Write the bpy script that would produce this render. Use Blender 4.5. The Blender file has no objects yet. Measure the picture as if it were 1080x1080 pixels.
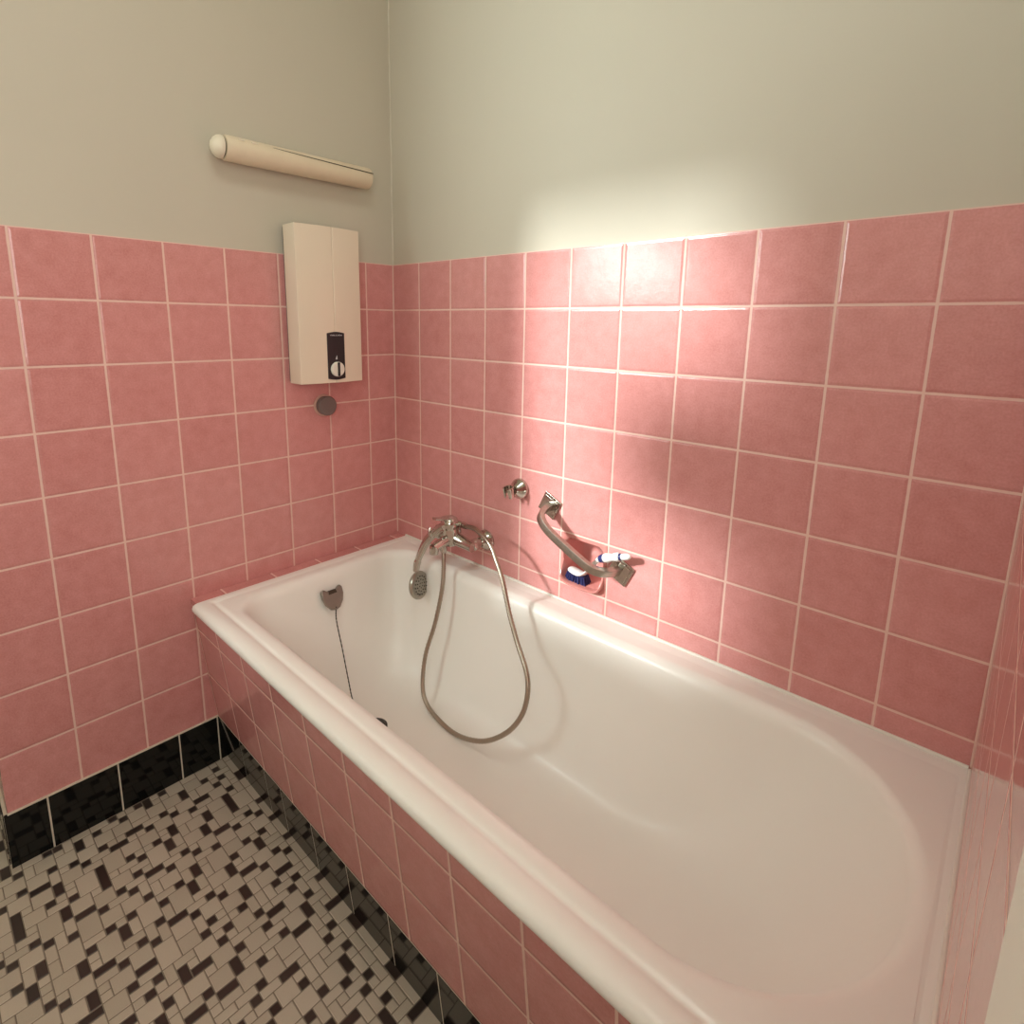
import bpy, bmesh, math, random
from mathutils import Vector, Matrix
random.seed(7)
S = bpy.context.scene
COL = S.collection
V = Vector
PI = math.pi

# ------------------------------------------------------------------ materials
def mat(name):
    m = bpy.data.materials.new(name); m.use_nodes = True
    nt = m.node_tree
    return m, nt, nt.nodes['Principled BSDF']

def lnk(nt, a, b): nt.links.new(a, b)

def plain(name, col, rough=.4, metal=0., noise=0., nscale=40., bump=0., spec=.5, coat=0.):
    m, nt, b = mat(name)
    b.inputs['Base Color'].default_value = (*col, 1)
    b.inputs['Roughness'].default_value = rough
    b.inputs['Metallic'].default_value = metal
    b.inputs['Specular IOR Level'].default_value = spec
    b.inputs['Coat Weight'].default_value = coat
    b.inputs['Coat Roughness'].default_value = .08
    if noise or bump:
        g = nt.nodes.new('ShaderNodeNewGeometry')
        n = nt.nodes.new('ShaderNodeTexNoise'); n.inputs['Scale'].default_value = nscale
        n.inputs['Detail'].default_value = 5
        lnk(nt, g.outputs['Position'], n.inputs['Vector'])
        if noise:
            r = nt.nodes.new('ShaderNodeMix'); r.data_type = 'RGBA'
            lnk(nt, n.outputs['Fac'], r.inputs[0])
            r.inputs[6].default_value = (*[c*(1-noise) for c in col], 1)
            r.inputs[7].default_value = (*[min(1, c*(1+noise)) for c in col], 1)
            lnk(nt, r.outputs[2], b.inputs['Base Color'])
        if bump:
            u = nt.nodes.new('ShaderNodeBump'); u.inputs['Strength'].default_value = 1
            u.inputs['Distance'].default_value = bump
            lnk(nt, n.outputs['Fac'], u.inputs['Height']); lnk(nt, u.outputs['Normal'], b.inputs['Normal'])
    return m

class NG:
    """tiny helper for math node chains"""
    def __init__(s, nt): s.nt = nt
    def m(s, op, a, b=None, c=None):
        n = s.nt.nodes.new('ShaderNodeMath'); n.operation = op
        for i, v in enumerate((a, b, c)):
            if v is None: continue
            if isinstance(v, (int, float)): n.inputs[i].default_value = v
            else: s.nt.links.new(v, n.inputs[i])
        return n.outputs[0]
    def sstep(s, v, lo, hi):
        n = s.nt.nodes.new('ShaderNodeMapRange'); n.interpolation_type = 'SMOOTHSTEP'
        s.nt.links.new(v, n.inputs['Value'])
        n.inputs['From Min'].default_value = lo; n.inputs['From Max'].default_value = hi
        return n.outputs['Result']

PINK_A, PINK_B = (.55, .215, .203), (.70, .325, .312)
GROUT = (.78, .53, .46)
def tile_mat(name, ax, off_u, off_v, pu=.152, pv=.152, grout=.0042, rough=.16):
    """glazed square wall tiles with pale grout, laid by world position"""
    m, nt, b = mat(name); G = NG(nt)
    g = nt.nodes.new('ShaderNodeNewGeometry')
    sp = nt.nodes.new('ShaderNodeSeparateXYZ'); lnk(nt, g.outputs['Position'], sp.inputs[0])
    cu = sp.outputs[ax[0]]; cv = sp.outputs[ax[1]]
    def cell(c, off, p):
        u = G.m('DIVIDE', G.m('SUBTRACT', c, off), p)
        f = G.m('FRACT', u); d = G.m('MULTIPLY', G.m('MINIMUM', f, G.m('SUBTRACT', 1., f)), p)
        return G.m('FLOOR', u), d
    iu, du = cell(cu, off_u, pu); iv, dv = cell(cv, off_v, pv)
    # slightly irregular grout width
    nz = nt.nodes.new('ShaderNodeTexNoise'); nz.inputs['Scale'].default_value = 55; nz.inputs['Detail'].default_value = 3
    lnk(nt, g.outputs['Position'], nz.inputs['Vector'])
    dist = G.m('ADD', G.m('MINIMUM', du, dv), G.m('MULTIPLY', G.m('SUBTRACT', nz.outputs['Fac'], .5), .0016))
    face = G.sstep(dist, grout/2 - .0005, grout/2 + .0009)
    cmb = nt.nodes.new('ShaderNodeCombineXYZ'); lnk(nt, iu, cmb.inputs[0]); lnk(nt, iv, cmb.inputs[1])
    wn = nt.nodes.new('ShaderNodeTexWhiteNoise'); wn.noise_dimensions = '2D'; lnk(nt, cmb.outputs[0], wn.inputs['Vector'])
    n1 = nt.nodes.new('ShaderNodeTexNoise'); n1.inputs['Scale'].default_value = 28; n1.inputs['Detail'].default_value = 6
    n1.inputs['Roughness'].default_value = .65
    lnk(nt, g.outputs['Position'], n1.inputs['Vector'])
    n2 = nt.nodes.new('ShaderNodeTexNoise'); n2.inputs['Scale'].default_value = 260; n2.inputs['Detail'].default_value = 2
    lnk(nt, g.outputs['Position'], n2.inputs['Vector'])
    t = G.m('ADD', G.m('MULTIPLY', n1.outputs['Fac'], 1.25), G.m('MULTIPLY', n2.outputs['Fac'], 1.0))
    t = G.m('ADD', G.m('SUBTRACT', t, .625), G.m('MULTIPLY', G.m('SUBTRACT', wn.outputs['Value'], .5), .28))
    t = G.m('MINIMUM', G.m('MAXIMUM', t, 0.), 1.)
    mx = nt.nodes.new('ShaderNodeMix'); mx.data_type = 'RGBA'; lnk(nt, t, mx.inputs[0])
    mx.inputs[6].default_value = (*PINK_A, 1); mx.inputs[7].default_value = (*PINK_B, 1)
    m2 = nt.nodes.new('ShaderNodeMix'); m2.data_type = 'RGBA'; lnk(nt, face, m2.inputs[0])
    m2.inputs[6].default_value = (*GROUT, 1); lnk(nt, mx.outputs[2], m2.inputs[7])
    lnk(nt, m2.outputs[2], b.inputs['Base Color'])
    lnk(nt, G.m('ADD', G.m('MULTIPLY', face, rough - .75), .75), b.inputs['Roughness'])
    h = G.m('ADD', G.m('MULTIPLY', G.sstep(dist, grout/2, grout/2 + .006), .0011), G.m('MULTIPLY', n1.outputs['Fac'], .0009))
    bp = nt.nodes.new('ShaderNodeBump'); bp.inputs['Strength'].default_value = .8; bp.inputs['Distance'].default_value = 1.
    lnk(nt, h, bp.inputs['Height']); lnk(nt, bp.outputs['Normal'], b.inputs['Normal'])
    b.inputs['Specular IOR Level'].default_value = .5
    return m

ZT = 1.507                       # top of the tiling
M = {}
M['tile_back'] = tile_mat('pink tile back wall', (0, 2), .139, ZT)
M['tile_left'] = tile_mat('pink tile left wall', (1, 2), -.1112, ZT)
M['tile_right'] = tile_mat('pink tile right wall', (1, 2), -.040, ZT, rough=.10)
M['tile_return'] = tile_mat('pink tile alcove', (0, 2), 0., ZT)
M['tile_panel'] = tile_mat('pink tile tub panel', (0, 2), .158, .4424, .152, .149)
M['tile_ledge'] = tile_mat('pink tile ledge', (1, 0), -.039, -.08, .152, .3)
M['tile_black'] = plain('black glazed tile', (.004, .0045, .004), .07, spec=.42)
M['grout'] = plain('pale grout', (.66, .58, .47), .8, noise=.15, nscale=90)
M['paint'] = plain('beige wall paint', (.555, .508, .418), .5, noise=.035, nscale=3, bump=.0012, spec=.35)
M['ceiling'] = plain('ceiling paint', (.66, .61, .50), .8)
M['enamel'] = plain('white tub enamel', (.87, .85, .80), .32, noise=.02, nscale=6, spec=.42, coat=.10)
M['silicone'] = plain('white silicone bead', (.78, .74, .67), .45)
M['chrome'] = plain('chrome', (.54, .51, .46), .12, 1., noise=.1, nscale=70)
M['chrome_dull'] = plain('limescaled chrome', (.42, .385, .335), .30, 1., noise=.25, nscale=120)
M['overflow'] = plain('grey overflow metal', (.25, .22, .185), .32, .45, noise=.15, nscale=60)
M['steel'] = plain('brushed steel hose', (.40, .345, .28), .30, 1.)
M['heater'] = plain('cream heater plastic', (.77, .665, .53), .22, spec=.5)
M['heater_dark'] = plain('black plastic', (.012, .012, .014), .3)
M['knob'] = plain('ivory knob', (.80, .75, .66), .3)
M['grey_text'] = plain('grey print', (.62, .63, .65), .5)
M['grey_cap'] = plain('grey plastic cap', (.165, .125, .115), .45, noise=.1)
M['ring'] = plain('pale ring', (.62, .36, .30), .5)
M['lamp'] = plain('yellowed lamp plastic', (.70, .585, .43), .42, noise=.06, nscale=25, bump=.0006)
M['lamp_cap'] = plain('cream end cap', (.76, .68, .54), .38)
M['dark_gap'] = plain('dark gap', (.05, .035, .02), .8)
M['ceramic'] = plain('pink ceramic', (.60, .235, .21), .14, noise=.1, nscale=30, spec=.6)
M['white_plastic'] = plain('white plastic', (.80, .80, .78), .3)
M['navy'] = plain('navy rubber', (.012, .02, .11), .45)
M['bristle'] = plain('navy bristles', (.008, .011, .085), .6)
M['trim'] = plain('white gloss door paint', (.86, .87, .78), .25)
M['floor_white'] = None
M['corner'] = plain('corner grout', (.74, .52, .45), .7)
M['filler'] = plain('pale filler', (.68, .64, .54), .6)
M['rubber'] = plain('dark rubber', (.03, .025, .02), .6)

def mosaic_mat(name, a, b_, rough):
    m, nt, b = mat(name)
    g = nt.nodes.new('ShaderNodeNewGeometry')
    n = nt.nodes.new('ShaderNodeTexNoise'); n.inputs['Scale'].default_value = 420; n.inputs['Detail'].default_value = 3
    lnk(nt, g.outputs['Position'], n.inputs['Vector'])
    G = NG(nt)
    t = G.m('ADD', G.m('MULTIPLY', g.outputs['Random Per Island'], .5), G.m('MULTIPLY', n.outputs['Fac'], .5))
    mx = nt.nodes.new('ShaderNodeMix'); mx.data_type = 'RGBA'; lnk(nt, t, mx.inputs[0])
    mx.inputs[6].default_value = (*a, 1); mx.inputs[7].default_value = (*b_, 1)
    lnk(nt, mx.outputs[2], b.inputs['Base Color'])
    b.inputs['Roughness'].default_value = rough
    return m
M['floor_white'] = mosaic_mat('cream mosaic', (.40, .34, .265), (.55, .47, .375), .55)
M['floor_dark'] = mosaic_mat('brown black mosaic', (.022, .013, .010), (.05, .032, .026), .35)
M['floor_grout'] = plain('floor grout', (.21, .17, .13), .85, noise=.2, nscale=60)

# ------------------------------------------------------------------ mesh helpers
def obj(name, bm, m, parent=None, smooth=None, bevel=0, bseg=2, kind=None, label=None):
    bmesh.ops.recalc_face_normals(bm, faces=bm.faces)
    me = bpy.data.meshes.new(name)
    if smooth is not None:
        for f in bm.faces: f.smooth = True
    bm.to_mesh(me); bm.free()
    for x in (m if isinstance(m, (list, tuple)) else [m]): me.materials.append(x)
    o = bpy.data.objects.new(name, me); COL.objects.link(o)
    if parent:
        o.parent = parent
        o.matrix_parent_inverse = Matrix.Translation(-parent.location)
    if bevel:
        b = o.modifiers.new('bevel', 'BEVEL'); b.width = bevel; b.segments = bseg; b.limit_method = 'ANGLE'
        b.angle_limit = math.radians(40)
    if smooth is not None and smooth > 0:
        me.set_sharp_from_angle(angle=math.radians(smooth))
    if kind: o['kind'] = kind
    if label: o['label'] = label
    return o

def thing(name, label, cat, loc, group=None):
    o = bpy.data.objects.new(name, None); COL.objects.link(o)
    o.location = loc; o.empty_display_size = .05
    o['label'] = label; o['category'] = cat
    if group: o['group'] = group
    return o

def box(bm, x0, x1, y0, y1, z0, z1, mi=0):
    vs = [bm.verts.new((x, y, z)) for x in (x0, x1) for y in (y0, y1) for z in (z0, z1)]
    for q in ((0, 1, 3, 2), (4, 6, 7, 5), (0, 4, 5, 1), (2, 3, 7, 6), (0, 2, 6, 4), (1, 5, 7, 3)):
        f = bm.faces.new([vs[i] for i in q]); f.material_index = mi

def smooth_path(pts, n=8):
    P = [V(p) for p in pts]; out = []
    for i in range(len(P)-1):
        p0 = P[i-1] if i else P[0]*2 - P[1]
        p1, p2 = P[i], P[i+1]
        p3 = P[i+2] if i+2 < len(P) else P[-1]*2 - P[-2]
        for k in range(n):
            t = k/n
            out.append(.5*((2*p1) + (p2-p0)*t + (2*p0-5*p1+4*p2-p3)*t*t + (3*p1-p0-3*p2+p3)*t**3))
    out.append(P[-1]); return out

def sweep(bm, path, rad, seg=14, sect=None, up=None, caps=True, mi=0):
    """sweep a circle (or the section sect, list of 2D points) along path; rad is a number or list or function of 0..1"""
    path = [V(p) for p in path]; n = len(path)
    tan = [(path[min(i+1, n-1)] - path[max(i-1, 0)]).normalized() for i in range(n)]
    u = V(up) if up else (V((0, 0, 1)) if abs(tan[0].z) < .9 else V((1, 0, 0)))
    rings = []
    for i in range(n):
        t = tan[i]
        u = (u - t*u.dot(t)).normalized() if not up else (V(up) - t*V(up).dot(t)).normalized()
        w = t.cross(u)
        r = rad(i/(n-1)) if callable(rad) else (rad[i] if isinstance(rad, (list, tuple)) else rad)
        sec = sect or [(math.cos(2*PI*k/seg), math.sin(2*PI*k/seg)) for k in range(seg)]
        rings.append([bm.verts.new(path[i] + (u*a + w*b)*r) for a, b in sec])
    for a, b in zip(rings, rings[1:]):
        for k in range(len(a)):
            f = bm.faces.new((a[k], a[(k+1) % len(a)], b[(k+1) % len(a)], b[k])); f.material_index = mi
    if caps:
        bm.faces.new(rings[0][::-1]).material_index = mi; bm.faces.new(rings[-1]).material_index = mi

def lathe(bm, base, axis, prof, seg=28, mi=0):
    """prof: (distance along axis, radius)"""
    a = V(axis).normalized(); u = a.orthogonal().normalized(); w = a.cross(u); base = V(base)
    rings = []
    for h, r in prof:
        if r < 1e-6: rings.append([bm.verts.new(base + a*h)])
        else: rings.append([bm.verts.new(base + a*h + (u*math.cos(2*PI*k/seg) + w*math.sin(2*PI*k/seg))*r) for k in range(seg)])
    for A, B in zip(rings, rings[1:]):
        for k in range(seg):
            k2 = (k+1) % seg
            if len(A) == 1 and len(B) == 1: continue
            if len(A) == 1: f = bm.faces.new((A[0], B[k], B[k2]))
            elif len(B) == 1: f = bm.faces.new((A[k], B[0], A[k2]))
            else: f = bm.faces.new((A[k], A[k2], B[k2], B[k]))
            f.material_index = mi
    if len(rings[0]) > 1: bm.faces.new(rings[0][::-1]).material_index = mi
    if len(rings[-1]) > 1: bm.faces.new(rings[-1]).material_index = mi

def prism(bm, outline, d0, d1, fn):
    """outline 2D points, extruded between depths d0 and d1 through fn(a, b, d)"""
    A = [bm.verts.new(fn(a, b, d0)) for a, b in outline]; B = [bm.verts.new(fn(a, b, d1)) for a, b in outline]
    n = len(A)
    bm.faces.new(A[::-1]); bm.faces.new(B)
    for i in range(n): bm.faces.new((A[i], A[(i+1) % n], B[(i+1) % n], B[i]))

def NB(): return bmesh.new()
LAMP = 6.4; LAMPC = (.96, 1, .95); SUN = 4.7; SKY = 29.; EXPO = .24; DOOR = 9.6; DOORC = (1, 1, .93)
# ------------------------------------------------------------------ setting
CEIL = 2.75; XR = 1.6575; YF = -2.0; XA = -1.1; YC = -1.172     # right wall, window wall, alcove end, outer corner
NX0, NX1, NZ0, NZ1 = .750, .896, .600, .744                      # opening for the soap niche

def wall_quads(bm, ax, plane, us, zs, skip, mi):
    """quads on a plane: ax 'x' = plane y, ax 'y' = plane x"""
    for u0, u1 in zip(us, us[1:]):
        for z0, z1 in zip(zs, zs[1:]):
            if (u0, z0) in skip: continue
            pts = [(u0, z0), (u1, z0), (u1, z1), (u0, z1)]
            f = bm.faces.new([bm.verts.new((a, plane, c) if ax == 'x' else (plane, a, c)) for a, c in pts]); f.material_index = mi

# back wall: tiling stands 6 mm proud of the plaster
bm = NB()
box(bm, -.006, XR+.006, .006, .16, ZT-.02, CEIL, 0)
xs = [(-.006, NX0), (NX0, NX1), (NX1, XR+.006)]
box(bm, -.006, NX0, 0, .16, 0, ZT, 1); box(bm, NX1, XR+.006, 0, .16, 0, ZT, 1)
box(bm, NX0, NX1, 0, .16, 0, NZ0, 1); box(bm, NX0, NX1, 0, .16, NZ1, ZT, 1)
box(bm, NX0, NX1, .10, .16, NZ0, NZ1, 1)
obj('wall_back', bm, [M['paint'], M['tile_back']], kind='structure')

# left wall with its outer corner, going on into the window recess
bm = NB()
box(bm, -.12, -.006, YC+.006, .16, ZT-.02, CEIL, 0); box(bm, -.12, 0, YC, .16, 0, ZT, 1)
obj('wall_left', bm, [M['paint'], M['tile_left']], kind='structure')
bm = NB()
box(bm, XA-.1, -.1201, YC+.006, YC+.1, ZT-.02, CEIL, 0); box(bm, XA-.1, -.1201, YC, YC+.1, 0, ZT, 1)
obj('wall_recess', bm, [M['paint'], M['tile_return']], kind='structure')
bm = NB(); box(bm, XA-.1, XA, YF-.12, YC, 0, CEIL); obj('wall_alcove', bm, M['paint'], kind='structure')
# window wall
WX0, WX1, WZ0, WZ1 = -.66, .12, 1.50, 2.58
bm = NB()
box(bm, XA, WX0, YF-.12, YF, 0, CEIL); box(bm, WX1, XR+.12, YF-.12, YF, 0, CEIL)
box(bm, WX0, WX1, YF-.12, YF, 0, WZ0); box(bm, WX0, WX1, YF-.12, YF, WZ1, CEIL)
obj('wall_front', bm, M['paint'], kind='structure')
w = bpy.data.objects.new('window_1', None); COL.objects.link(w); w.location = (WX0, YF-.09, WZ0); w['kind'] = 'structure'
bm = NB(); t = .03
box(bm, WX0, WX0+t, YF-.11, YF-.06, WZ0, WZ1); box(bm, WX1-t, WX1, YF-.11, YF-.06, WZ0, WZ1)
box(bm, WX0+t, WX1-t, YF-.11, YF-.06, WZ0, WZ0+t); box(bm, WX0+t, WX1-t, YF-.11, YF-.06, WZ1-t, WZ1)
obj('window_frame', bm, M['trim'], w)
gm, nt, b = mat('window glass')
tr = nt.nodes.new('ShaderNodeBsdfTransparent'); gl = nt.nodes.new('ShaderNodeBsdfGlossy'); gl.inputs['Roughness'].default_value = .02
fr = nt.nodes.new('ShaderNodeFresnel'); fr.inputs['IOR'].default_value = 1.3
mx = nt.nodes.new('ShaderNodeMixShader'); lnk(nt, fr.outputs[0], mx.inputs[0]); lnk(nt, tr.outputs[0], mx.inputs[1]); lnk(nt, gl.outputs[0], mx.inputs[2])
lnk(nt, mx.outputs[0], nt.nodes['Material Output'].inputs['Surface'])
bm = NB(); box(bm, WX0+t, WX1-t, YF-.088, YF-.084, WZ0+t, WZ1-t); obj('window_pane', bm, gm, w)
# right wall with a doorway behind the camera
DY0, DY1 = -1.16, -1.92
bm = NB()
box(bm, XR+.004, XR+.12, DY0, .16, ZT-.02, CEIL, 0); box(bm, XR, XR+.12, DY0, .16, 0, ZT, 1)
box(bm, XR, XR+.12, YF, DY1, 0, CEIL, 0); box(bm, XR, XR+.12, DY1, DY0, 2.05, CEIL, 0)
obj('wall_right', bm, [M['paint'], M['tile_right']], kind='structure')
d = bpy.data.objects.new('door_1', None); COL.objects.link(d); d.location = (XR+.05, DY0, 0); d['kind'] = 'structure'
bm = NB(); box(bm, XR+.125, XR+.88, DY1-.045, DY1-.005, .005, 2.04); dl = obj('door_leaf', bm, M['trim'], d, bevel=.003)
bm = NB(); lathe(bm, (XR+.80, DY1-.0055, 1.05), (0, 1, 0), [(0, .022), (.008, .022), (.01, .010), (.045, .010)], 20); sweep(bm, [(XR+.80, DY1+.035, 1.05), (XR+.70, DY1+.035, 1.05)], .009, 12); obj('door_handle', bm, M['chrome'], dl, smooth=40)
# the hall beyond the open door
bm = NB(); box(bm, 2.9, 3.0, -3.2, .16, 0, CEIL); obj('wall_hall', bm, M['paint'], kind='structure')
bm = NB(); box(bm, XR+.12, 3.0, -3.2, .16, -.12, -.001); obj('floor_hall', bm, M['floor_grout'], kind='structure')
bm = NB(); box(bm, XR+.12, 3.0, -3.2, .16, CEIL, CEIL+.1); obj('ceiling_hall', bm, M['ceiling'], kind='structure')
bm = NB()
def casing(y0, y1, s):
    box(bm, XR-.0125, XR+.001, min(y0, y1), max(y0, y1), 0, 2.13)
    a, b2 = y0 - s*.027, y1
    box(bm, XR-.0150, XR-.0125, min(a, b2), max(a, b2), 0, 2.13)
casing(-1.065, -1.16, 1); 
casing(-1.995, -1.92, -1)
box(bm, XR-.0125, XR+.001, -1.92, -1.16, 2.05, 2.13)
obj('door_frame', bm, M['trim'], d, bevel=.0015)
bm = NB(); box(bm, XA-.1, XR+.12, YF-.12, .16, CEIL, CEIL+.1); obj('ceiling', bm, M['ceiling'], kind='structure')

# mosaic floor: dark pieces laid on a 2 cm module, 30 cm sheets, the rest filled with cream pieces
DARK = '''-1,-60,2,1 1,-59,1,1 4,-59,1,1 5,-58,1,2 -4,-59,1,1 -2,-59,1,1 0,-56,1,1 0,-55,1,1 1,-53,2,1 3,-56,1,1 4,-54,1,1 5,-53,1,1 7,-52,4,1 6,-56,2,1 8,-57,1,1 9,-55,1,1 10,-56,2,1 12,-55,1,2 13,-53,1,1 4,-51,1,1 16,-53,1,1 5,-61,1,1 7,-60,4,1 12,-59,1,1 13,-58,1,1 14,-56,1,1 0,-49,1,1 1,-48,1,1 1,-51,1,1 5,-50,1,2 8,-49,1,1 4,-48,1,2 9,-48,1,1 0,-46,1,1 0,-45,2,1 0,-43,1,1 2,-41,2,1 4,-44,1,1 5,-43,1,1 5,-46,1,1 8,-46,1,1 7,-44,2,1 9,-45,2,1 12,-44,1,1 13,-43,1,1 6,-41,1,1 5,-40,1,2 2,-38,1,1 8,-40,2,1 10,-41,2,1 12,-48,1,2 13,-46,1,1 15,-44,2,1 1,-36,1,1 3,-36,1,1 4,-37,1,1 6,-36,1,1 4,-34,2,1 7,-37,4,1 12,-40,1,2 13,-38,1,1 12,-36,1,1 13,-35,1,1 16,-36,1,1 16,-38,1,1 17,-37,2,1 14,-41,1,1 15,-34,1,1 19,-34,1,1 20,-36,1,1 21,-35,1,1 11,-34,1,1 11,-49,1,1 17,-45,2,1 16,-46,1,1 12,-51,1,1 13,-50,1,1 15,-49,1,1 17,-48,1,1 16,-51,1,1 17,-52,2,1 19,-49,1,1 20,-48,1,2 21,-46,1,1 24,-46,1,1 20,-51,1,1 21,-50,1,1 20,-55,1,2 21,-53,1,1 23,-52,1,2 20,-44,1,1 23,-45,1,1 17,-40,1,1 18,-41,2,1 20,-40,1,2 21,-38,1,1 23,-37,1,2 24,-38,1,1 25,-36,1,1 26,-37,1,1 21,-43,1,1 22,-41,2,1 24,-42,1,1 26,-41,1,1 27,-40,1,2 25,-44,1,1 26,-45,1,1 28,-41,1,1 30,-40,1,1 31,-39,1,2 28,-44,1,1 28,-36,1,1 29,-37,2,1 31,-35,1,2 33,-36,1,1 34,-37,1,1 36,-36,1,1 27,-34,1,1 34,-34,2,1 13,-61,1,1 12,-62,1,1 15,-59,2,1 16,-61,1,1 17,-60,2,1 20,-59,1,1 21,-58,1,1 17,-55,1,1 18,-56,2,1 22,-56,2,1 24,-57,1,2 24,-53,1,1 25,-51,1,1 26,-52,1,1 26,-49,2,1 27,-48,1,2 28,-51,1,1 29,-52,2,1 27,-55,1,2 30,-48,1,1 31,-50,1,2 29,-45,2,1 31,-43,1,1 31,-47,1,2 33,-44,1,1 34,-45,1,1 36,-44,1,1 34,-42,1,2 36,-41,1,1 37,-45,1,1 35,-47,1,1 37,-37,2,1 40,-36,1,1 39,-38,1,1 41,-37,1,1 43,-36,1,1 44,-37,2,1 38,-40,1,1 42,-40,1,2 39,-42,1,1 41,-41,1,1 46,-35,1,2 41,-34,2,1'''
UX, PX, UY, PY = .01998, .0094, .0199, -.0092
dark = [tuple(map(int, s.split(','))) for s in DARK.split()]
occ = {}; pieces = []
I0, I1, J0, J1 = -56, 83, -101, -33
def put(i, j, w, h, k):
    c = [(i+a, j+b) for a in range(w) for b in range(h)]
    if any(q in occ for q in c): return False
    for q in c: occ[q] = k
    pieces.append((i, j, w, h, k)); return True
for t4 in dark: put(*t4, 1)
for n in (1, 2, 3):
    for i, j, w, h in dark:
        if j > -52 and -48 < i: put(i, j-15*n-(15 if n else 0), w, h, 1)
for m in range(-4, 6):
    for i, j, w, h in dark:
        if 4 <= i <= 18 and j > -50 and not -4 <= i+15*m <= 46:
            for n in range(0, 5): put(i+15*m, j-15*n, w, h, 1)
rnd = random.Random(3)
for j in range(J1, J0, -1):
    for i in range(I0, I1):
        if (i, j) in occ: continue
        opts = [(2, 2), (3, 2), (2, 2), (1, 2), (2, 1)]; rnd.shuffle(opts)
        opts = sorted(opts[:3], key=lambda s: -s[0]*s[1]) + [(1, 1)]
        for w, h in opts:
            if put(i, j-h+1, w, h, 0): break
bm = NB()
box(bm, XA-.1, XR+.12, YF-.12, .16, -.12, -.0008, 0)
for i, j, w, h, k in pieces:
    g = .0011
    x0, x1 = PX+UX*i+g, PX+UX*(i+w)-g; y0, y1 = PY+UY*j+g, PY+UY*(j+h)-g
    if x1 > XR+.1 or x0 < XA-.05 or y0 < YF-.05: continue
    jz = rnd.uniform(-.0002, .0002)
    e = .0012
    lo = [bm.verts.new(p) for p in ((x0, y0, -.0008), (x1, y0, -.0008), (x1, y1, -.0008), (x0, y1, -.0008))]
    hi = [bm.verts.new(p) for p in ((x0+e, y0+e, jz), (x1-e, y0+e, jz), (x1-e, y1-e, jz), (x0+e, y1-e, jz))]
    fs = [bm.faces.new(hi)] + [bm.faces.new((lo[q], lo[(q+1) % 4], hi[(q+1) % 4], hi[q])) for q in range(4)]
    for f in fs: f.material_index = 1 + k
obj('floor', bm, [M['floor_grout'], M['floor_white'], M['floor_dark']], kind='structure')

# sloping tiled front of the tub
APX1 = XR
def apy(z): return -.7308 + .1163*(.540-z)
bm = NB()
def slab(bm, x0, x1, z0, z1, f0, f1, mi=0):
    vs = [bm.verts.new((x, apy(z)+f, z)) for x in (x0, x1) for f in (f0, f1) for z in (z0, z1)]
    for q in ((0, 1, 3, 2), (4, 6, 7, 5), (0, 4, 5, 1), (2, 3, 7, 6), (0, 2, 6, 4), (1, 5, 7, 3)):
        f = bm.faces.new([vs[i] for i in q]); f.material_index = mi
slab(bm, .001, APX1, .146, .522, 0, .035)
obj('wall_tub', bm, M['tile_panel'], kind='structure')
# ledge of narrow tiles between the left wall and the tub
bm = NB(); box(bm, .0005, .046, -.7295, -.0005, .5225, .5385); obj('trim_1', bm, M['tile_ledge'], kind='structure', bevel=.001)
# pale grout and filler in the two inner corners
bm = NB(); rc = random.Random(11)
for cx_, sx in ((0, 1), (XR, -1)):
    sweep(bm, [(cx_ + sx*.0006, -.0006, z) for z in (.546, .8, 1.1, 1.3, ZT)], .0024, 8)
pts_ = [(-.0045 + rc.uniform(-.0008, .0008), .0045 + rc.uniform(-.0008, .0008), ZT + .02*k) for k in range(62)]
sweep(bm, pts_, [.0012 + .0016*abs(math.sin(k*1.7)*math.sin(k*.37)) for k in range(62)], 8, mi=1)
obj('trim_2', bm, [M['corner'], M['filler']], kind='structure')
# black skirting tiles
bm = NB(); box(bm, 0, .0078, YC-.001, -.666, 0, .1450, 1)
js = [YC-.0095, -1.097, -.946, -.795, -.689, -.667]
for a, b2 in zip(js, js[1:]): box(bm, .0004, .0092, a+.0020, b2-.0020, .0005, .1436, 0)
obj('baseboard_left', bm, [M['tile_black'], M['grout']], kind='structure')
bm = NB(); slab(bm, .0094, APX1, 0, .1450, -.0002, .034, 1)
js = [.0094, .152, .302, .395, .5455, .6955, .8465, .9965, 1.147, 1.297, 1.448, 1.598, APX1]
for a, b2 in zip(js, js[1:]): slab(bm, a+.0021, b2-.0021, .0008, .1436, -.0010, .004, 0)
obj('baseboard_tub', bm, [M['tile_black'], M['grout']], kind='structure')
bm = NB(); box(bm, XA, -.001, YC-.0075, YC-.0005, 0, .1450, 1)
for k in range(8):
    a = -.152*k - .012
    box(bm, max(XA, a-.152)+.0017, a-.0017, YC-.0092, YC-.0007, .0005, .1438, 0)
obj('baseboard_recess', bm, [M['tile_black'], M['grout']], kind='structure')

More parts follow.
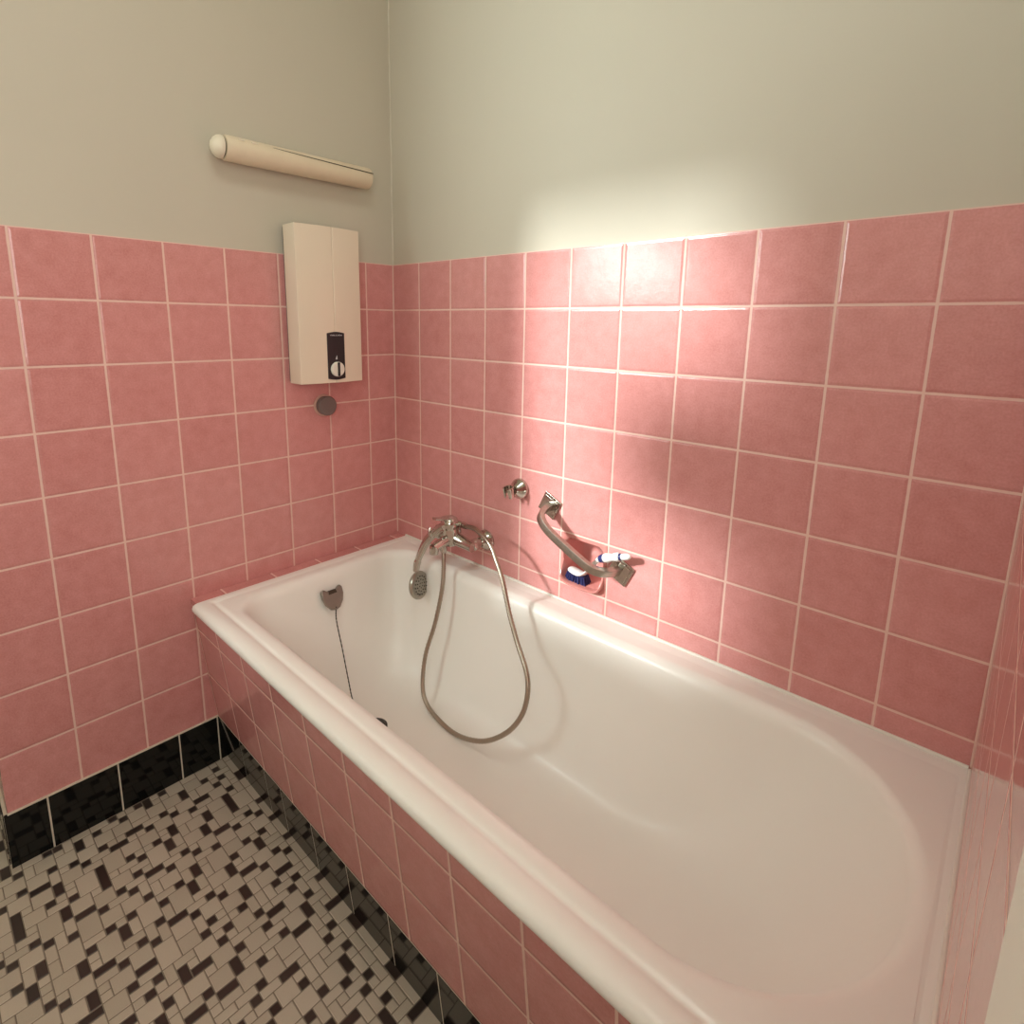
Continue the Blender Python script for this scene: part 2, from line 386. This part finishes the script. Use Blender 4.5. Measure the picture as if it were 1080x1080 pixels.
# ------------------------------------------------------------------ bathtub
NC, NS = 12, 14
def rr(x0, x1, y0, y1, rl, rr_):
    """rounded rectangle; rl = (rx, ry) of the left corners, rr_ = of the right ones"""
    out = []
    cor = [((x0+rl[0], y0+rl[1]), rl, PI), ((x1-rr_[0], y0+rr_[1]), rr_, 1.5*PI), ((x1-rr_[0], y1-rr_[1]), rr_, 0), ((x0+rl[0], y1-rl[1]), rl, .5*PI)]
    arcs = []
    for (c, r, a0) in cor:
        arcs.append([(c[0]+r[0]*math.cos(a0+PI/2*k/NC), c[1]+r[1]*math.sin(a0+PI/2*k/NC)) for k in range(NC+1)])
    for q in range(4):
        out += arcs[q]
        a, b2 = arcs[q][-1], arcs[(q+1) % 4][0]
        out += [(a[0]+(b2[0]-a[0])*k/NS, a[1]+(b2[1]-a[1])*k/NS) for k in range(1, NS)]
    return out
def lerp(a, b, t): return a + (b-a)*t
loops = []
OX0, OX1, OY0, OY1 = .0455, 1.6565, -.742, -.0006
def rim(dy, z, r=.008):
    loops.append(([*rr(OX0+max(dy, 0)*.8+min(dy, 0)*.1, OX1-max(dy, 0)*.30, OY0+dy, OY1-max(dy, 0)*.75, (r, r), (r, r))], z))
rim(.016, .5150); rim(.004, .5165); rim(-.0015, .521); rim(-.0035, .529); rim(-.001, .5375); rim(.006, .5435); rim(.018, .5465); rim(.032, .5455); rim(.040, .5425)
rim(.0445, .5402); rim(.049, .5408); rim(.053, .5432); rim(.060, .5440, .012)
NRIM = len(loops)
IX0, IX1, IY0, IY1 = .106, 1.634, -.668, -.066
def inner(ins, z):
    rl = (.105-ins, .105-ins); rr_ = (.255-ins, .285-ins)
    loops.append((rr(IX0+ins, IX1-ins, IY0+ins, IY1-ins, rl, rr_), z))
inner(-.004, .5432); inner(.003, .5422); inner(.011, .5382); inner(.018, .531); inner(.023, .521)
T = (IX0+.026, IX1-.026, IY0+.026, IY1-.026); B = (.235, 1.30, -.565, -.165)
for z, f in ((.51, 0), (.47, .07), (.42, .17), (.37, .29), (.32, .42), (.275, .555), (.238, .69), (.208, .83), (.186, .98), (.170, 1.16), (.158, 1.4), (.150, 1.7), (.1458, 2.1), (.144, 2.6)):
    q = [lerp(a, b2, f) for a, b2 in zip(T, B)]
    k = min(f, 1); cap = .46*min(q[1]-q[0], q[3]-q[2])
    loops.append((rr(*q, (min(cap, lerp(.079, .12, k)), min(cap, lerp(.079, .12, k))), (min(cap, lerp(.229, .19, k)), min(cap, lerp(.259, .19, k)))), z))
bm = NB()
def bead(x, y, z):
    if z < .536: return z
    wf = max(0, min(1, (-.60 - y)/.07)); wl = .45*max(0, min(1, (.22 - x)/.12))
    w_ = max(wf, wl, .12); return .5425 + (z - .5425)*w_
rings = [[bm.verts.new((x, y, bead(x, y, z) if i < NRIM else z)) for x, y in pts] for i, (pts, z) in enumerate(loops)]
for a, b2 in zip(rings, rings[1:]):
    n = len(a)
    for k in range(n): bm.faces.new((a[k], a[(k+1) % n], b2[(k+1) % n], b2[k]))
cx = sum(v.co.x for v in rings[-1])/n; cy = sum(v.co.y for v in rings[-1])/n
c = bm.verts.new((cx, cy, .1425))
for k in range(n): bm.faces.new((rings[-1][k], rings[-1][(k+1) % n], c))
tub = thing('bathtub', 'white enamel built-in bathtub with tiled pink front, beside the tiled wall', 'bathtub', (.85, -.37, 0))
o = obj('tub_shell', bm, M['enamel'], tub, smooth=0)
sb = o.modifiers.new('sub', 'SUBSURF'); sb.levels = 1; sb.render_levels = 2
# silicone bead along the walls
bm = NB()
sweep(bm, [(.05, -.0012, .5435), (XR-.004, -.0012, .5435)], .0042, 10); sweep(bm, [(XR-.0012, -.70, .5425), (XR-.0012, -.006, .5425)], .0036, 10)
obj('sealant_bead', bm, M['silicone'], tub, smooth=40)
# overflow cover: heart shaped plate with a notch on top, on the sloping end
ov = V((.1485, -.372, .464)); tilt = V((.92, 0, .39)).normalized(); upv = V((-.39, 0, .92)).normalized(); sd = V((0, -1, 0))
out = [(-.031, .020), (-.026, .028), (-.020, .026), (-.012, .020), (0, .018), (.012, .020), (.020, .026), (.026, .028), (.031, .020), (.031, .004), (.025, -.014), (.013, -.029), (0, -.033), (-.013, -.029), (-.025, -.014), (-.031, .004)]
bm = NB(); prism(bm, out, .0, .012, lambda a, b2, d: ov + sd*a*1.18 + upv*b2*1.18 + tilt*d)
ovo = obj('overflow_cover', bm, M['overflow'], tub, smooth=50, bevel=.004, bseg=3, label='grey metal overflow cover')
bm = NB(); prism(bm, [(-.014, .013), (.014, .013), (.011, .0245), (-.011, .0245)], .003, .0145, lambda a, b2, d: ov + sd*a + upv*b2 + tilt*d)
obj('overflow_slot', bm, M['dark_gap'], ovo)
bm = NB()
ch = smooth_path([ov + upv*-.028 + tilt*.012, V((.176, -.376, .40)), V((.208, -.379, .32)), V((.243, -.383, .23)), V((.268, -.386, .175)), V((.30, -.387, .158)), V((.365, -.386, .158))], 12)
sweep(bm, ch, lambda t: .0014 + .0007*(int(t*len(ch)) % 2), 8)
obj('plug_chain', bm, M['rubber'], tub, smooth=0)
bm = NB(); lathe(bm, (.385, -.385, .1455), (0, 0, 1), [(0, .034), (.004, .034), (.007, .028), (.012, .024), (.014, .010), (.020, .008), (.022, 0)])
obj('drain_plug', bm, M['rubber'], tub, smooth=40)

# ------------------------------------------------------------------ mixer tap with hand shower
tap = thing('bath_mixer', 'chrome wall-mounted bath mixer tap with lever, hand shower resting on it', 'tap', (.384, 0, .638))
BX = .3845
for x in (.459, .310):
    bm = NB(); lathe(bm, (x, -.0005, .638), (0, -1, 0), [(0, .034), (.004, .034), (.012, .028), (.024, .019), (.030, .016)])
    obj('wall_flange', bm, M['chrome'], tap, smooth=40)
    bm = NB(); lathe(bm, (x, -.026, .638), (0, -1, 0), [(0, .013), (.020, .013), (.020, .0185), (.040, .0185), (.044, .017)], 24)
    obj('union_nut', bm, M['chrome'], tap, smooth=35)
bm = NB()
sweep(bm, smooth_path([(.474, -.075, .640), (.44, -.075, .642), (.40, -.077, .648), (BX, -.078, .650), (.36, -.077, .648), (.325, -.075, .642), (.296, -.075, .640)], 6), lambda t: .0165 + .0085*math.sin(PI*t)**3, 20)
lathe(bm, (BX, -.082, .628), (0, -.10, 1), [(0, .022), (.012, .026), (.030, .0265), (.052, .0255), (.058, .0245)], 28)
obj('valve_body', bm, M['chrome'], tap, smooth=50)
bm = NB()
sweep(bm, smooth_path([(BX, -.085, .648), (BX, -.11, .645), (BX, -.135, .640), (BX, -.158, .634)], 6), lambda t: .0175 - .0035*t, 18)
lathe(bm, (BX, -.153, .640), (0, -.15, -1), [(0, .0145), (.004, .0150), (.022, .0145), (.026, .012)], 20)
obj('spout', bm, M['chrome'], tap, smooth=50)
bm = NB()
lathe(bm, (BX, -.0885, .684), (0, -.10, 1), [(0, .0265), (.008, .0285), (.018, .0285), (.028, .025), (.036, .015), (.039, 0)], 28)
obj('lever_cap', bm, M['chrome'], tap, smooth=50)
bm = NB()
sec = [(.50*math.cos(2*PI*k/14), math.sin(2*PI*k/14)) for k in range(14)]
sweep(bm, smooth_path([(BX, -.080, .714), (BX, -.105, .719), (BX, -.130, .722), (BX, -.154, .7285)], 6), lambda t: .0160 - .0070*t, sect=sec, up=(0, 0, 1))
obj('lever', bm, M['chrome'], tap, smooth=50)
bm = NB(); lathe(bm, (BX-.002, -.114, .642), (0, 0, -1), [(0, .011), (.012, .012), (.028, .0115), (.034, .009)], 20)
obj('hose_outlet', bm, M['chrome'], tap, smooth=40)
# cradle for the hand shower, two arms round the handle
bm = NB()
sweep(bm, smooth_path([(.375, -.083, .668), (.350, -.086, .664), (.326, -.092, .642)], 5), .0075, 12)
for s in (-1, 1):
    sweep(bm, smooth_path([(.326, -.092, .642), (.318, -.092+s*.016, .640), (.311, -.092+s*.0185, .655), (.310, -.092+s*.013, .668)], 5), .0042, 10)
obj('shower_cradle', bm, M['chrome'], tap, smooth=50)

hs = thing('hand_shower', 'curved chrome hand shower with round head and long metal hose looping into the tub', 'hand shower', (.30, -.105, .62))
HS = [(.4185, -.062, .6927), (.3859, -.068, .6921), (.3457, -.080, .6752), (.3168, -.094, .6491), (.2942, -.108, .6173), (.277, -.118, .5761), (.2667, -.126, .5392), (.2655, -.130, .512)]
bm = NB()
sweep(bm, smooth_path(HS, 6), lambda t: .0095 + .0045*math.sin(PI*min(1, t*1.15))**1 if t < .82 else .0125 - .012*(t-.82), 16)
obj('handle', bm, M['chrome'], hs, smooth=50)
hn = V((.95, .25, .15)).normalized(); hc = V((.2735, -.132, .4675))
bm = NB(); lathe(bm, hc - hn*.014, hn, [(0, 0), (.001, .016), (.005, .032), (.012, .043), (.020, .0465), (.026, .045), (.028, .041), (.027, .038), (.030, 0)], 32)
hd = obj('spray_head', bm, M['chrome_dull'], hs, smooth=35, label='limescaled grey round spray head')
bm = NB()
u = hn.orthogonal().normalized(); w2 = hn.cross(u)
for rad_, cnt in ((.030, 16), (.019, 10), (.008, 5)):
    for k in range(cnt):
        a = 2*PI*k/cnt
        lathe(bm, hc + hn*.0145 + (u*math.cos(a)+w2*math.sin(a))*rad_, hn, [(0, .0024), (.0018, .0018), (.0022, 0)], 8)
obj('nozzles', bm, M['rubber'], hd)
bm = NB(); lathe(bm, (.4185, -.062, .6927), (.0828, -.025, .010), [(-.006, .0105), (.0, .011), (.016, .0095), (.030, .0075)], 16)
obj('hose_cone', bm, M['chrome'], hs, smooth=40)
HOSE = [(.4216, -.065, .6912), (.47, -.080, .7035), (.5044, -.090, .7060), (.5743, -.110, .6912), (.6187, -.125, .6515), (.6503, -.135, .611), (.6944, -.155, .5394), (.7406, -.175, .4814), (.7949, -.2, .4325), (.815, -.215, .3891), (.8115, -.232, .3283), (.7727, -.247, .263), (.6932, -.253, .1966), (.590, -.250, .1555), (.498, -.243, .1542), (.4301, -.232, .1713), (.402, -.22, .2144), (.388, -.195, .2959), (.3993, -.165, .3956), (.4028, -.14, .4949), (.3943, -.125, .5566), (.3834, -.115, .6110)]
hp = smooth_path(HOSE, 26)
bm = NB(); sweep(bm, hp, lambda t: .0066 + .0006*math.sin(t*len(hp)*PI/1.5), 12)
obj('shower_hose', bm, M['steel'], hs, smooth=0)

# wall bracket for the hand shower
br = thing('shower_bracket', 'small chrome hand shower bracket on the wall above the mixer, left of the grab bar', 'bracket', (.595, 0, .837))
bm = NB(); lathe(bm, (.595, -.0005, .837), (0, -1, 0), [(0, .031), (.006, .031), (.012, .028), (.020, .019), (.030, .013)], 28)
obj('rosette', bm, M['chrome'], br, smooth=40)
bm = NB()
ax = V((0, -.25, 1)).normalized(); c0 = V((.590, -.046, .834))
rA, rB, hh = .0155, .0115, .015
segs = 20; ring = []
for k in range(segs+1):
    a = math.radians(-90+32) + k/segs*math.radians(360-64)
    dr = V((math.cos(a), math.sin(a), 0)); dr = dr - ax*dr.dot(ax); dr.normalize()
    ring.append([bm.verts.new(c0 + dr*r + ax*h) for r, h in ((rB, -hh), (rA, -hh), (rA+.0012, hh), (rB+.0012, hh))])
for a, b2 in zip(ring, ring[1:]):
    for q in range(4): bm.faces.new((a[q], a[(q+1) % 4], b2[(q+1) % 4], b2[q]))
bm.faces.new(ring[0]); bm.faces.new(ring[-1][::-1])
obj('clamp', bm, M['chrome'], br, smooth=40)

# ------------------------------------------------------------------ grab bar
gb = thing('grab_bar', 'slanted chrome grab bar with two square wall plates, over the soap niche', 'grab bar', (.824, 0, .75))
th = math.radians(-26)
def plate(cx, cz):
    bm = NB(); s = .030
    pts = [(-s, -s), (s, -s), (s, s), (-s, s)]
    fn = lambda a, b2, d: V((cx + a*math.cos(th) - b2*math.sin(th), d, cz + a*math.sin(th) + b2*math.cos(th)))
    prism(bm, pts, -.0005, -.006, fn)
    p = obj('wall_plate', bm, M['chrome'], gb, bevel=.0012)
    bm = NB(); prism(bm, [(a*.78, b2*.78) for a, b2 in pts], -.006, -.0085, fn); 
    obj('plate_step', bm, M['chrome'], p, bevel=.0015)
    for q in (-1, 1):
        bm = NB(); lathe(bm, fn(q*.004, q*.0235 if q > 0 else -.0235, -.0075), (0, -1, 0), [(0, .0032), (.0016, .0028), (.0024, 0)], 12)
        obj('screw', bm, M['chrome_dull'], p, smooth=40)
plate(.707, .812); plate(.941, .690)
sec = []
for sx, sy, a0 in ((1, 1, 0), (-1, 1, 90), (-1, -1, 180), (1, -1, 270)):
    for k in range(4):
        a = math.radians(a0 + 30*k); sec.append((sx*.0092 + .0018*math.cos(a), sy*.0062 + .0018*math.sin(a)))
bm = NB()
bp_ = smooth_path([(.709, -.007, .811), (.711, -.035, .806), (.718, -.058, .797), (.735, -.069, .783), (.762, -.0715, .764), (.81, -.072, .7395), (.86, -.072, .716), (.892, -.069, .702), (.915, -.056, .695), (.930, -.033, .692), (.938, -.007, .691)], 7)
# section: wide across the bar's own face, thin in depth
n_ = V((math.sin(-th), 0, math.cos(th)))
sweep(bm, bp_, 1.0, sect=sec, up=tuple(n_))
obj('bar', bm, M['chrome_dull'], gb, smooth=26)

# ------------------------------------------------------------------ soap niche set into the tiles
nc = thing('soap_niche', 'pink ceramic soap niche set into the wall tiles behind the grab bar', 'soap niche', (.823, 0, .60))
def rrect(x0, x1, z0, z1, r, n=6):
    out = []
    for cx, cz, a0 in ((x1-r, z1-r, 0), (x0+r, z1-r, 90), (x0+r, z0+r, 180), (x1-r, z0+r, 270)):
        out += [(cx+r*math.cos(math.radians(a0+90*k/n)), cz+r*math.sin(math.radians(a0+90*k/n))) for k in range(n+1)]
    return out
bm = NB()
cx, cz = (NX0+NX1)/2, (NZ0+NZ1)/2
prof = [(0, -.0002, .001), (0, -.0014, .004), (.006, -.0030, .012), (.010, -.0015, .020), (.0125, .006, .026), (.015, .035, .028), (.019, .060, .030), (.030, .074, .030), (.050, .078, .020)]
rs = []
e = -.0012
for ins, y, r in prof:
    pts = rrect(NX0+e+ins, NX1-e-ins, NZ0+e+ins, NZ1-e-ins, r)
    rs.append([bm.verts.new((a, y, b2)) for a, b2 in pts])
rs.insert(0, [bm.verts.new((a, .03, b2)) for a, b2 in rrect(NX0+e, NX1-e, NZ0+e, NZ1-e, .001)])
for a, b2 in zip(rs, rs[1:]):
    n = len(a)
    for k in range(n): bm.faces.new((a[k], a[(k+1) % n], b2[(k+1) % n], b2[k]))
bm.faces.new(rs[-1])
bl = obj('niche_bowl', bm, M['ceramic'], nc, smooth=45)
bm = NB()   # lip that stands out along the bottom
lp = [(.757, .670), (.757, .640), (.762, .620), (.776, .609), (.80, .606), (.846, .606), (.870, .609), (.884, .620), (.889, .640), (.889, .670)]
path = smooth_path([(a, 0, b2) for a, b2 in lp], 5)
rg = []
for i, p in enumerate(path):
    t = i/(len(path)-1); k = min(1, t*4, (1-t)*4); k = k*k*(3-2*k)
    c_ = V((.823, 0, .665)); dirv = (p - c_); dirv.normalize()
    dep = -.003 - .017*k
    rg.append([bm.verts.new(p + dirv*q + V((0, y, 0))) for q, y in ((.004, .004), (.004, dep*.6), (.0025, dep*.92), (0, dep), (-.0025, dep*.92), (-.004, dep*.6), (-.004, .004))])
for a, b2 in zip(rg, rg[1:]):
    for q in range(7): bm.faces.new((a[q], a[(q+1) % 7], b2[(q+1) % 7], b2[q]))
bm.faces.new(rg[0]); bm.faces.new(rg[-1][::-1])
obj('niche_lip', bm, M['ceramic'], nc, smooth=50)

# dish brush lying with its head in the niche and its handle on the bar
db = thing('scrubbing_brush', 'white scrubbing brush with navy bristles, head in the soap niche, handle on the grab bar', 'brush', (.80, .01, .62))
hx = V((.806, .012, .6385)); du = V((.050, -.006, .004)); 
bm = NB()
sec = [(.40*math.cos(2*PI*k/14), math.sin(2*PI*k/14)) for k in range(14)]
sweep(bm, smooth_path([(.772, .014, .640), (.780, .013, .638), (.80, .010, .636), (.818, .006, .6375), (.830, 0, .6465), (.8452, -.006, .664), (.8585, -.012, .680)], 6),
      [.007 + .010*math.sin(PI*min(1, .08+i/36*1.35)) if i < 25 else max(.0062, .0115 - .0007*(i-20)) for i in range(37)], sect=sec, up=(0, 0, 1))
obj('brush_head', bm, M['white_plastic'], db, smooth=50)
bm = NB()
rb = random.Random(5)
for i in range(11):
    for j in range(4):
        x = .774 + .0052*i; y = .001 + .007*j
        b0 = V((x, y, .634)); e_ = b0 + V(((i-5)*.0016 + rb.uniform(-.002, .002), (j-1.5)*.0015 + rb.uniform(-.002, .002), -.026 + rb.uniform(-.001, .002)))
        sweep(bm, [b0, (b0+e_)/2, e_], [.0026, .0031, .0036], 7)
obj('bristles', bm, M['bristle'], db, label='navy blue bristles')
HB = [(.8585, -.012, .680), (.875, -.0200, .6975), (.8900, -.0265, .7125), (.905, -.031, .722), (.9246, -.034, .7306), (.9446, -.036, .739), (.9605, -.036, .7439), (.984, -.036, .7515)]
hpth = smooth_path(HB, 8)
bm = NB(); sweep(bm, hpth[:25], lambda t: .0060 + .0035*max(0, t-.4)/.6, 12); obj('neck', bm, M['white_plastic'], db, smooth=50)
bm = NB(); sweep(bm, hpth[19:29], lambda t: .0100 + .0012*math.sin(PI*t), 14); obj('grip_band', bm, M['navy'], db, smooth=50, label='navy blue grip band')
bm = NB(); sweep(bm, hpth[26:46], lambda t: .0112 - .001*t + .0012*math.sin(t*PI*3), 14); obj('grip', bm, M['white_plastic'], db, smooth=50)
bm = NB(); sweep(bm, hpth[44:49], .0092, 12); obj('grip_ring', bm, M['navy'], db, smooth=50, label='navy blue ring')
bm = NB(); sweep(bm, hpth[47:], lambda t: .0085*math.sqrt(max(.05, 1-max(0, t-.5)**2*3.4)), 12); obj('handle_tip', bm, M['white_plastic'], db, smooth=50)

# ------------------------------------------------------------------ water heater
wh = thing('water_heater', 'cream wall-mounted electric instantaneous water heater with black control strip', 'water heater', (0, -.298, 1.129))
HY0, HY1, HZ0, HZ1 = -.4045, -.1925, 1.129, 1.586
bm = NB(); box(bm, .0004, .020, HY0+.008, HY1-.006, HZ0+.004, HZ1-.004); obj('back_plate', bm, M['heater_dark'], wh, label='black back plate')
bm = NB()
ns = 14; fr_ = []
yg = -.2905
def hx_(y):
    t = (y - HY0)/(HY1 - HY0)
    return .083 + .010*(1 - (2*t-1)**2)
ys = [HY0 + (HY1-HY0)*k/ns for k in range(ns+1)]
ys = sorted([y for y in ys if abs(y-yg) > .006] + [yg-.0028, yg-.0010, yg+.0010, yg+.0028])
pts = [(.018, HY0)] + [(hx_(y) - (.0022 if abs(y-yg) < .002 else 0), y) for y in ys] + [(.018, HY1)]
prism(bm, pts, HZ0, HZ1, lambda a, b2, d: V((a, b2, d)))
cov = obj('cover', bm, M['heater'], wh, bevel=.004, bseg=3)
PY0, PY1, PZ0, PZ1 = -.3205, -.2605, 1.142, 1.279
bm = NB()
outl = []
for k in range(9): 
    t = k/8; outl.append((PY0 + (PY1-PY0)*t, PZ0 - .004*math.sin(PI*t)))
for k in range(9):
    t = k/8; outl.append((PY1 + (PY0-PY1)*t, PZ1 + .004*math.sin(PI*t)))
prism(bm, [(a, b2) for a, b2 in outl], .0885, .0950, lambda a, b2, d: V((d + hx_(a) - hx_((PY0+PY1)/2), a, b2)))
cp = obj('control_panel', bm, M['heater_dark'], wh, bevel=.001, label='black control strip')
kx = .0945; kc = V((kx, -.2900, 1.1705))
bm = NB(); lathe(bm, kc, (1, 0, 0), [(0, .0225), (.006, .0225), (.008, .0205), (.0085, 0)], 32); kb = obj('temperature_knob', bm, M['knob'], cp, smooth=35, label='ivory round knob')
bm = NB(); box(bm, kx+.006, kx+.0125, -.2925, -.2865, 1.1495, 1.1915); obj('knob_grip', bm, M['heater_dark'], kb, bevel=.001)
def text(name, s, size, loc, m, parent):
    cu = bpy.data.curves.new(name, 'FONT'); cu.body = s; cu.size = size; cu.align_x = 'CENTER'; cu.align_y = 'CENTER'; cu.extrude = .0003
    tmp = bpy.data.objects.new(name, cu); COL.objects.link(tmp)
    dg = bpy.context.evaluated_depsgraph_get(); me = bpy.data.meshes.new_from_object(tmp.evaluated_get(dg))
    bpy.data.objects.remove(tmp); bpy.data.curves.remove(cu)
    rot = Matrix(((0, 0, 1), (1, 0, 0), (0, 1, 0))).to_4x4()
    me.transform(Matrix.Translation(loc) @ rot); me.materials.append(m)
    o = bpy.data.objects.new(name, me); COL.objects.link(o); o.parent = parent
    return o
text('maker_lettering', 'STIEBEL ELTRON', .0055, V((.0957, -.2905, 1.2725)), M['grey_text'], cp)
bm = NB()
prism(bm, [(-.2945, 1.2005), (-.2885, 1.2005), (-.2895, 1.2125)], .0948, .0955, lambda a, b2, d: V((d, a, b2)))
obj('dial_mark', bm, M['grey_text'], cp)

# grey round cover under the heater
gc = thing('pipe_cap', 'round grey cap on the pink tiles just below the water heater', 'cap', (0, -.287, 1.046))
bm = NB(); lathe(bm, (-.0005, -.286, 1.0485), (1, 0, 0), [(0, .036), (.003, .036), (.006, .0335)], 32); obj('ring', bm, M['ring'], gc, smooth=35, label='pale pink ring')
bm = NB(); lathe(bm, (.004, -.286, 1.0485), (1, 0, 0), [(0, .030), (.018, .0315), (.022, .031), (.025, .028), (.0255, 0)], 32); obj('cap', bm, M['grey_cap'], gc, smooth=35)

# tube fixture high on the left wall
tl = thing('tube_wall_lamp', 'long cream tubular wall lamp above the water heater', 'wall lamp', (0, -.35, 1.756))
LX, LZ, LR = .034, 1.756, .032
bm = NB()
box(bm, .0, .034, -.565, -.118, LZ-.022, LZ+.026); obj('lamp_base', bm, M['lamp'], tl, bevel=.004)
bm = NB(); lathe(bm, (LX, -.566, LZ-.001), (0, 1, .008), [(0, .024), (.001, .030), (.006, .032), (.446, .0315), (.448, .029)], 32)
hz = obj('lamp_housing', bm, M['lamp'], tl, smooth=40)
bm = NB()
g0 = [V((LX + .0322*math.cos(a), y, LZ + (y+.566)*.008 + .0322*math.sin(a))) for y, a in ((-.44, .62), (-.36, .52), (-.26, .42), (-.119, .30))]
sweep(bm, smooth_path(g0, 4), lambda t: .0004 + .0011*t, 6); obj('diffuser_joint', bm, M['dark_gap'], hz)
bm = NB()
for y in (-.535, -.500): box(bm, LX+.018, LX+.0275, y, y+.018, LZ+.0175, LZ+.0225)
obj('clip', bm, M['lamp_cap'], hz, bevel=.002)
bm = NB(); lathe(bm, (LX, -.5665, LZ-.001), (0, -1, 0), [(0, .0255), (.004, .0255)], 32); obj('end_slot', bm, M['dark_gap'], hz, smooth=35)
bm = NB(); lathe(bm, (LX, -.5695, LZ-.001), (0, -1, 0), [(0, .0285), (.004, .029), (.012, .027), (.020, .021), (.026, .012), (.028, 0)], 32); obj('end_cap', bm, M['lamp_cap'], tl, smooth=40, label='rounded pale end cap')

# ------------------------------------------------------------------ light
LPX, LPY = 1.20, -.95
cl = thing('ceiling_lamp', 'round opal glass ceiling lamp in the middle of the ceiling', 'ceiling lamp', (LPX, LPY, CEIL))
bm = NB(); lathe(bm, (LPX, LPY, CEIL-.0005), (0, 0, -1), [(0, .31), (.03, .31), (.034, .30)], 36); obj('lamp_mount', bm, M['trim'], cl, smooth=40)
em, nt, b = mat('opal glass lit')
b.inputs['Base Color'].default_value = (.9, .85, .75, 1)
b.inputs['Emission Color'].default_value = (*LAMPC, 1); b.inputs['Emission Strength'].default_value = LAMP
bm = NB(); lathe(bm, (LPX, LPY, CEIL-.032), (0, 0, -1), [(0, .29)] + [(.11*math.sin(PI/2*k/8), max(0, .29*math.cos(PI/2*k/8))) for k in range(1, 9)], 36)
obj('globe', bm, em, cl, smooth=60)
# unseen round disc on an arm, added to shape the sun patch
sm = thing('sun_blocker', 'added round disc on a wall arm beside the window, blocks part of the sun', 'sun blocker', (.21, YF, 1.92))
bm = NB(); lathe(bm, (.23, YF+.0005, 1.92), (0, 1, 0), [(0, .03), (.012, .028), (.02, .012)], 24); obj('wall_mount', bm, M['chrome'], sm, smooth=40)
bm = NB(); sweep(bm, smooth_path([(.23, YF+.015, 1.92), (.22, YF+.05, 1.92), (.15, YF+.085, 1.92), (.08, YF+.092, 1.92)], 5), .006, 10); obj('arm', bm, M['chrome'], sm, smooth=40)
bm = NB(); lathe(bm, (.08, YF+.092, 1.92), (0, 1, 0), [(0, .18), (.004, .188), (.014, .188), (.018, .182), (.0165, .178), (.0165, 0)], 40); obj('blocker_disc', bm, M['chrome'], sm, smooth=40)

sun = bpy.data.lights.new('sunlight', 'SUN'); sun.energy = SUN; sun.angle = math.radians(6.0); sun.color = (.95, 1, .97)
so = bpy.data.objects.new('sunlight', sun); COL.objects.link(so)
so.rotation_euler = V((-.53, -1, .48)).to_track_quat('Z', 'Y').to_euler()
ar = bpy.data.lights.new('window_daylight', 'AREA'); ar.shape = 'RECTANGLE'; ar.size = WX1-WX0-.08; ar.size_y = WZ1-WZ0-.08; ar.energy = SKY; ar.color = (.84, 1, .95)
ao = bpy.data.objects.new('window_daylight', ar); COL.objects.link(ao)
ao.location = ((WX0+WX1)/2, YF-.13, (WZ0+WZ1)/2); ao.rotation_euler = (math.radians(90), 0, PI) if False else V((0, -1, 0)).to_track_quat('Z', 'Y').to_euler()
hl = bpy.data.lights.new('hall_daylight', 'AREA'); hl.shape = 'RECTANGLE'; hl.size = DY0-DY1-.04; hl.size_y = .9; hl.energy = DOOR; hl.color = DOORC
ho = bpy.data.objects.new('hall_daylight', hl); COL.objects.link(ho)
ho.location = (XR+.115, (DY0+DY1)/2, 1.55); ho.rotation_euler = V((1, 0, 0)).to_track_quat('Z', 'Y').to_euler()
wd = bpy.data.worlds.new('world'); S.world = wd; wd.use_nodes = True
wd.node_tree.nodes['Background'].inputs[0].default_value = (.75, .88, .85, 1); wd.node_tree.nodes['Background'].inputs[1].default_value = 1.0

# ------------------------------------------------------------------ camera
cam = bpy.data.cameras.new('camera'); co = bpy.data.objects.new('camera', cam); COL.objects.link(co)
Rt, Up, Fw = V((.7282, .6852, .0128)), V((-.1355, .1257, .9828)), V((-.6718, .7174, -.1844))
mt = Matrix((Rt, Up, -Fw)).transposed().to_4x4(); mt.translation = V((1.6299, -1.2349, 1.3115)); co.matrix_world = mt
cam.sensor_width = 36; cam.lens = 596.725/1080*36; cam.shift_x = (540-518.136)/1080; cam.shift_y = -(540-454.016)/1080
cam.clip_start = .005
S.camera = co
S.view_settings.view_transform = 'Standard'; S.view_settings.look = 'None'; S.view_settings.gamma = 1; S.view_settings.use_curve_mapping = False
S.view_settings.exposure = EXPO
S.cycles.use_denoising = True
S.cycles.max_bounces = 10; S.cycles.diffuse_bounces = 6; S.cycles.glossy_bounces = 5; S.cycles.sample_clamp_indirect = 6
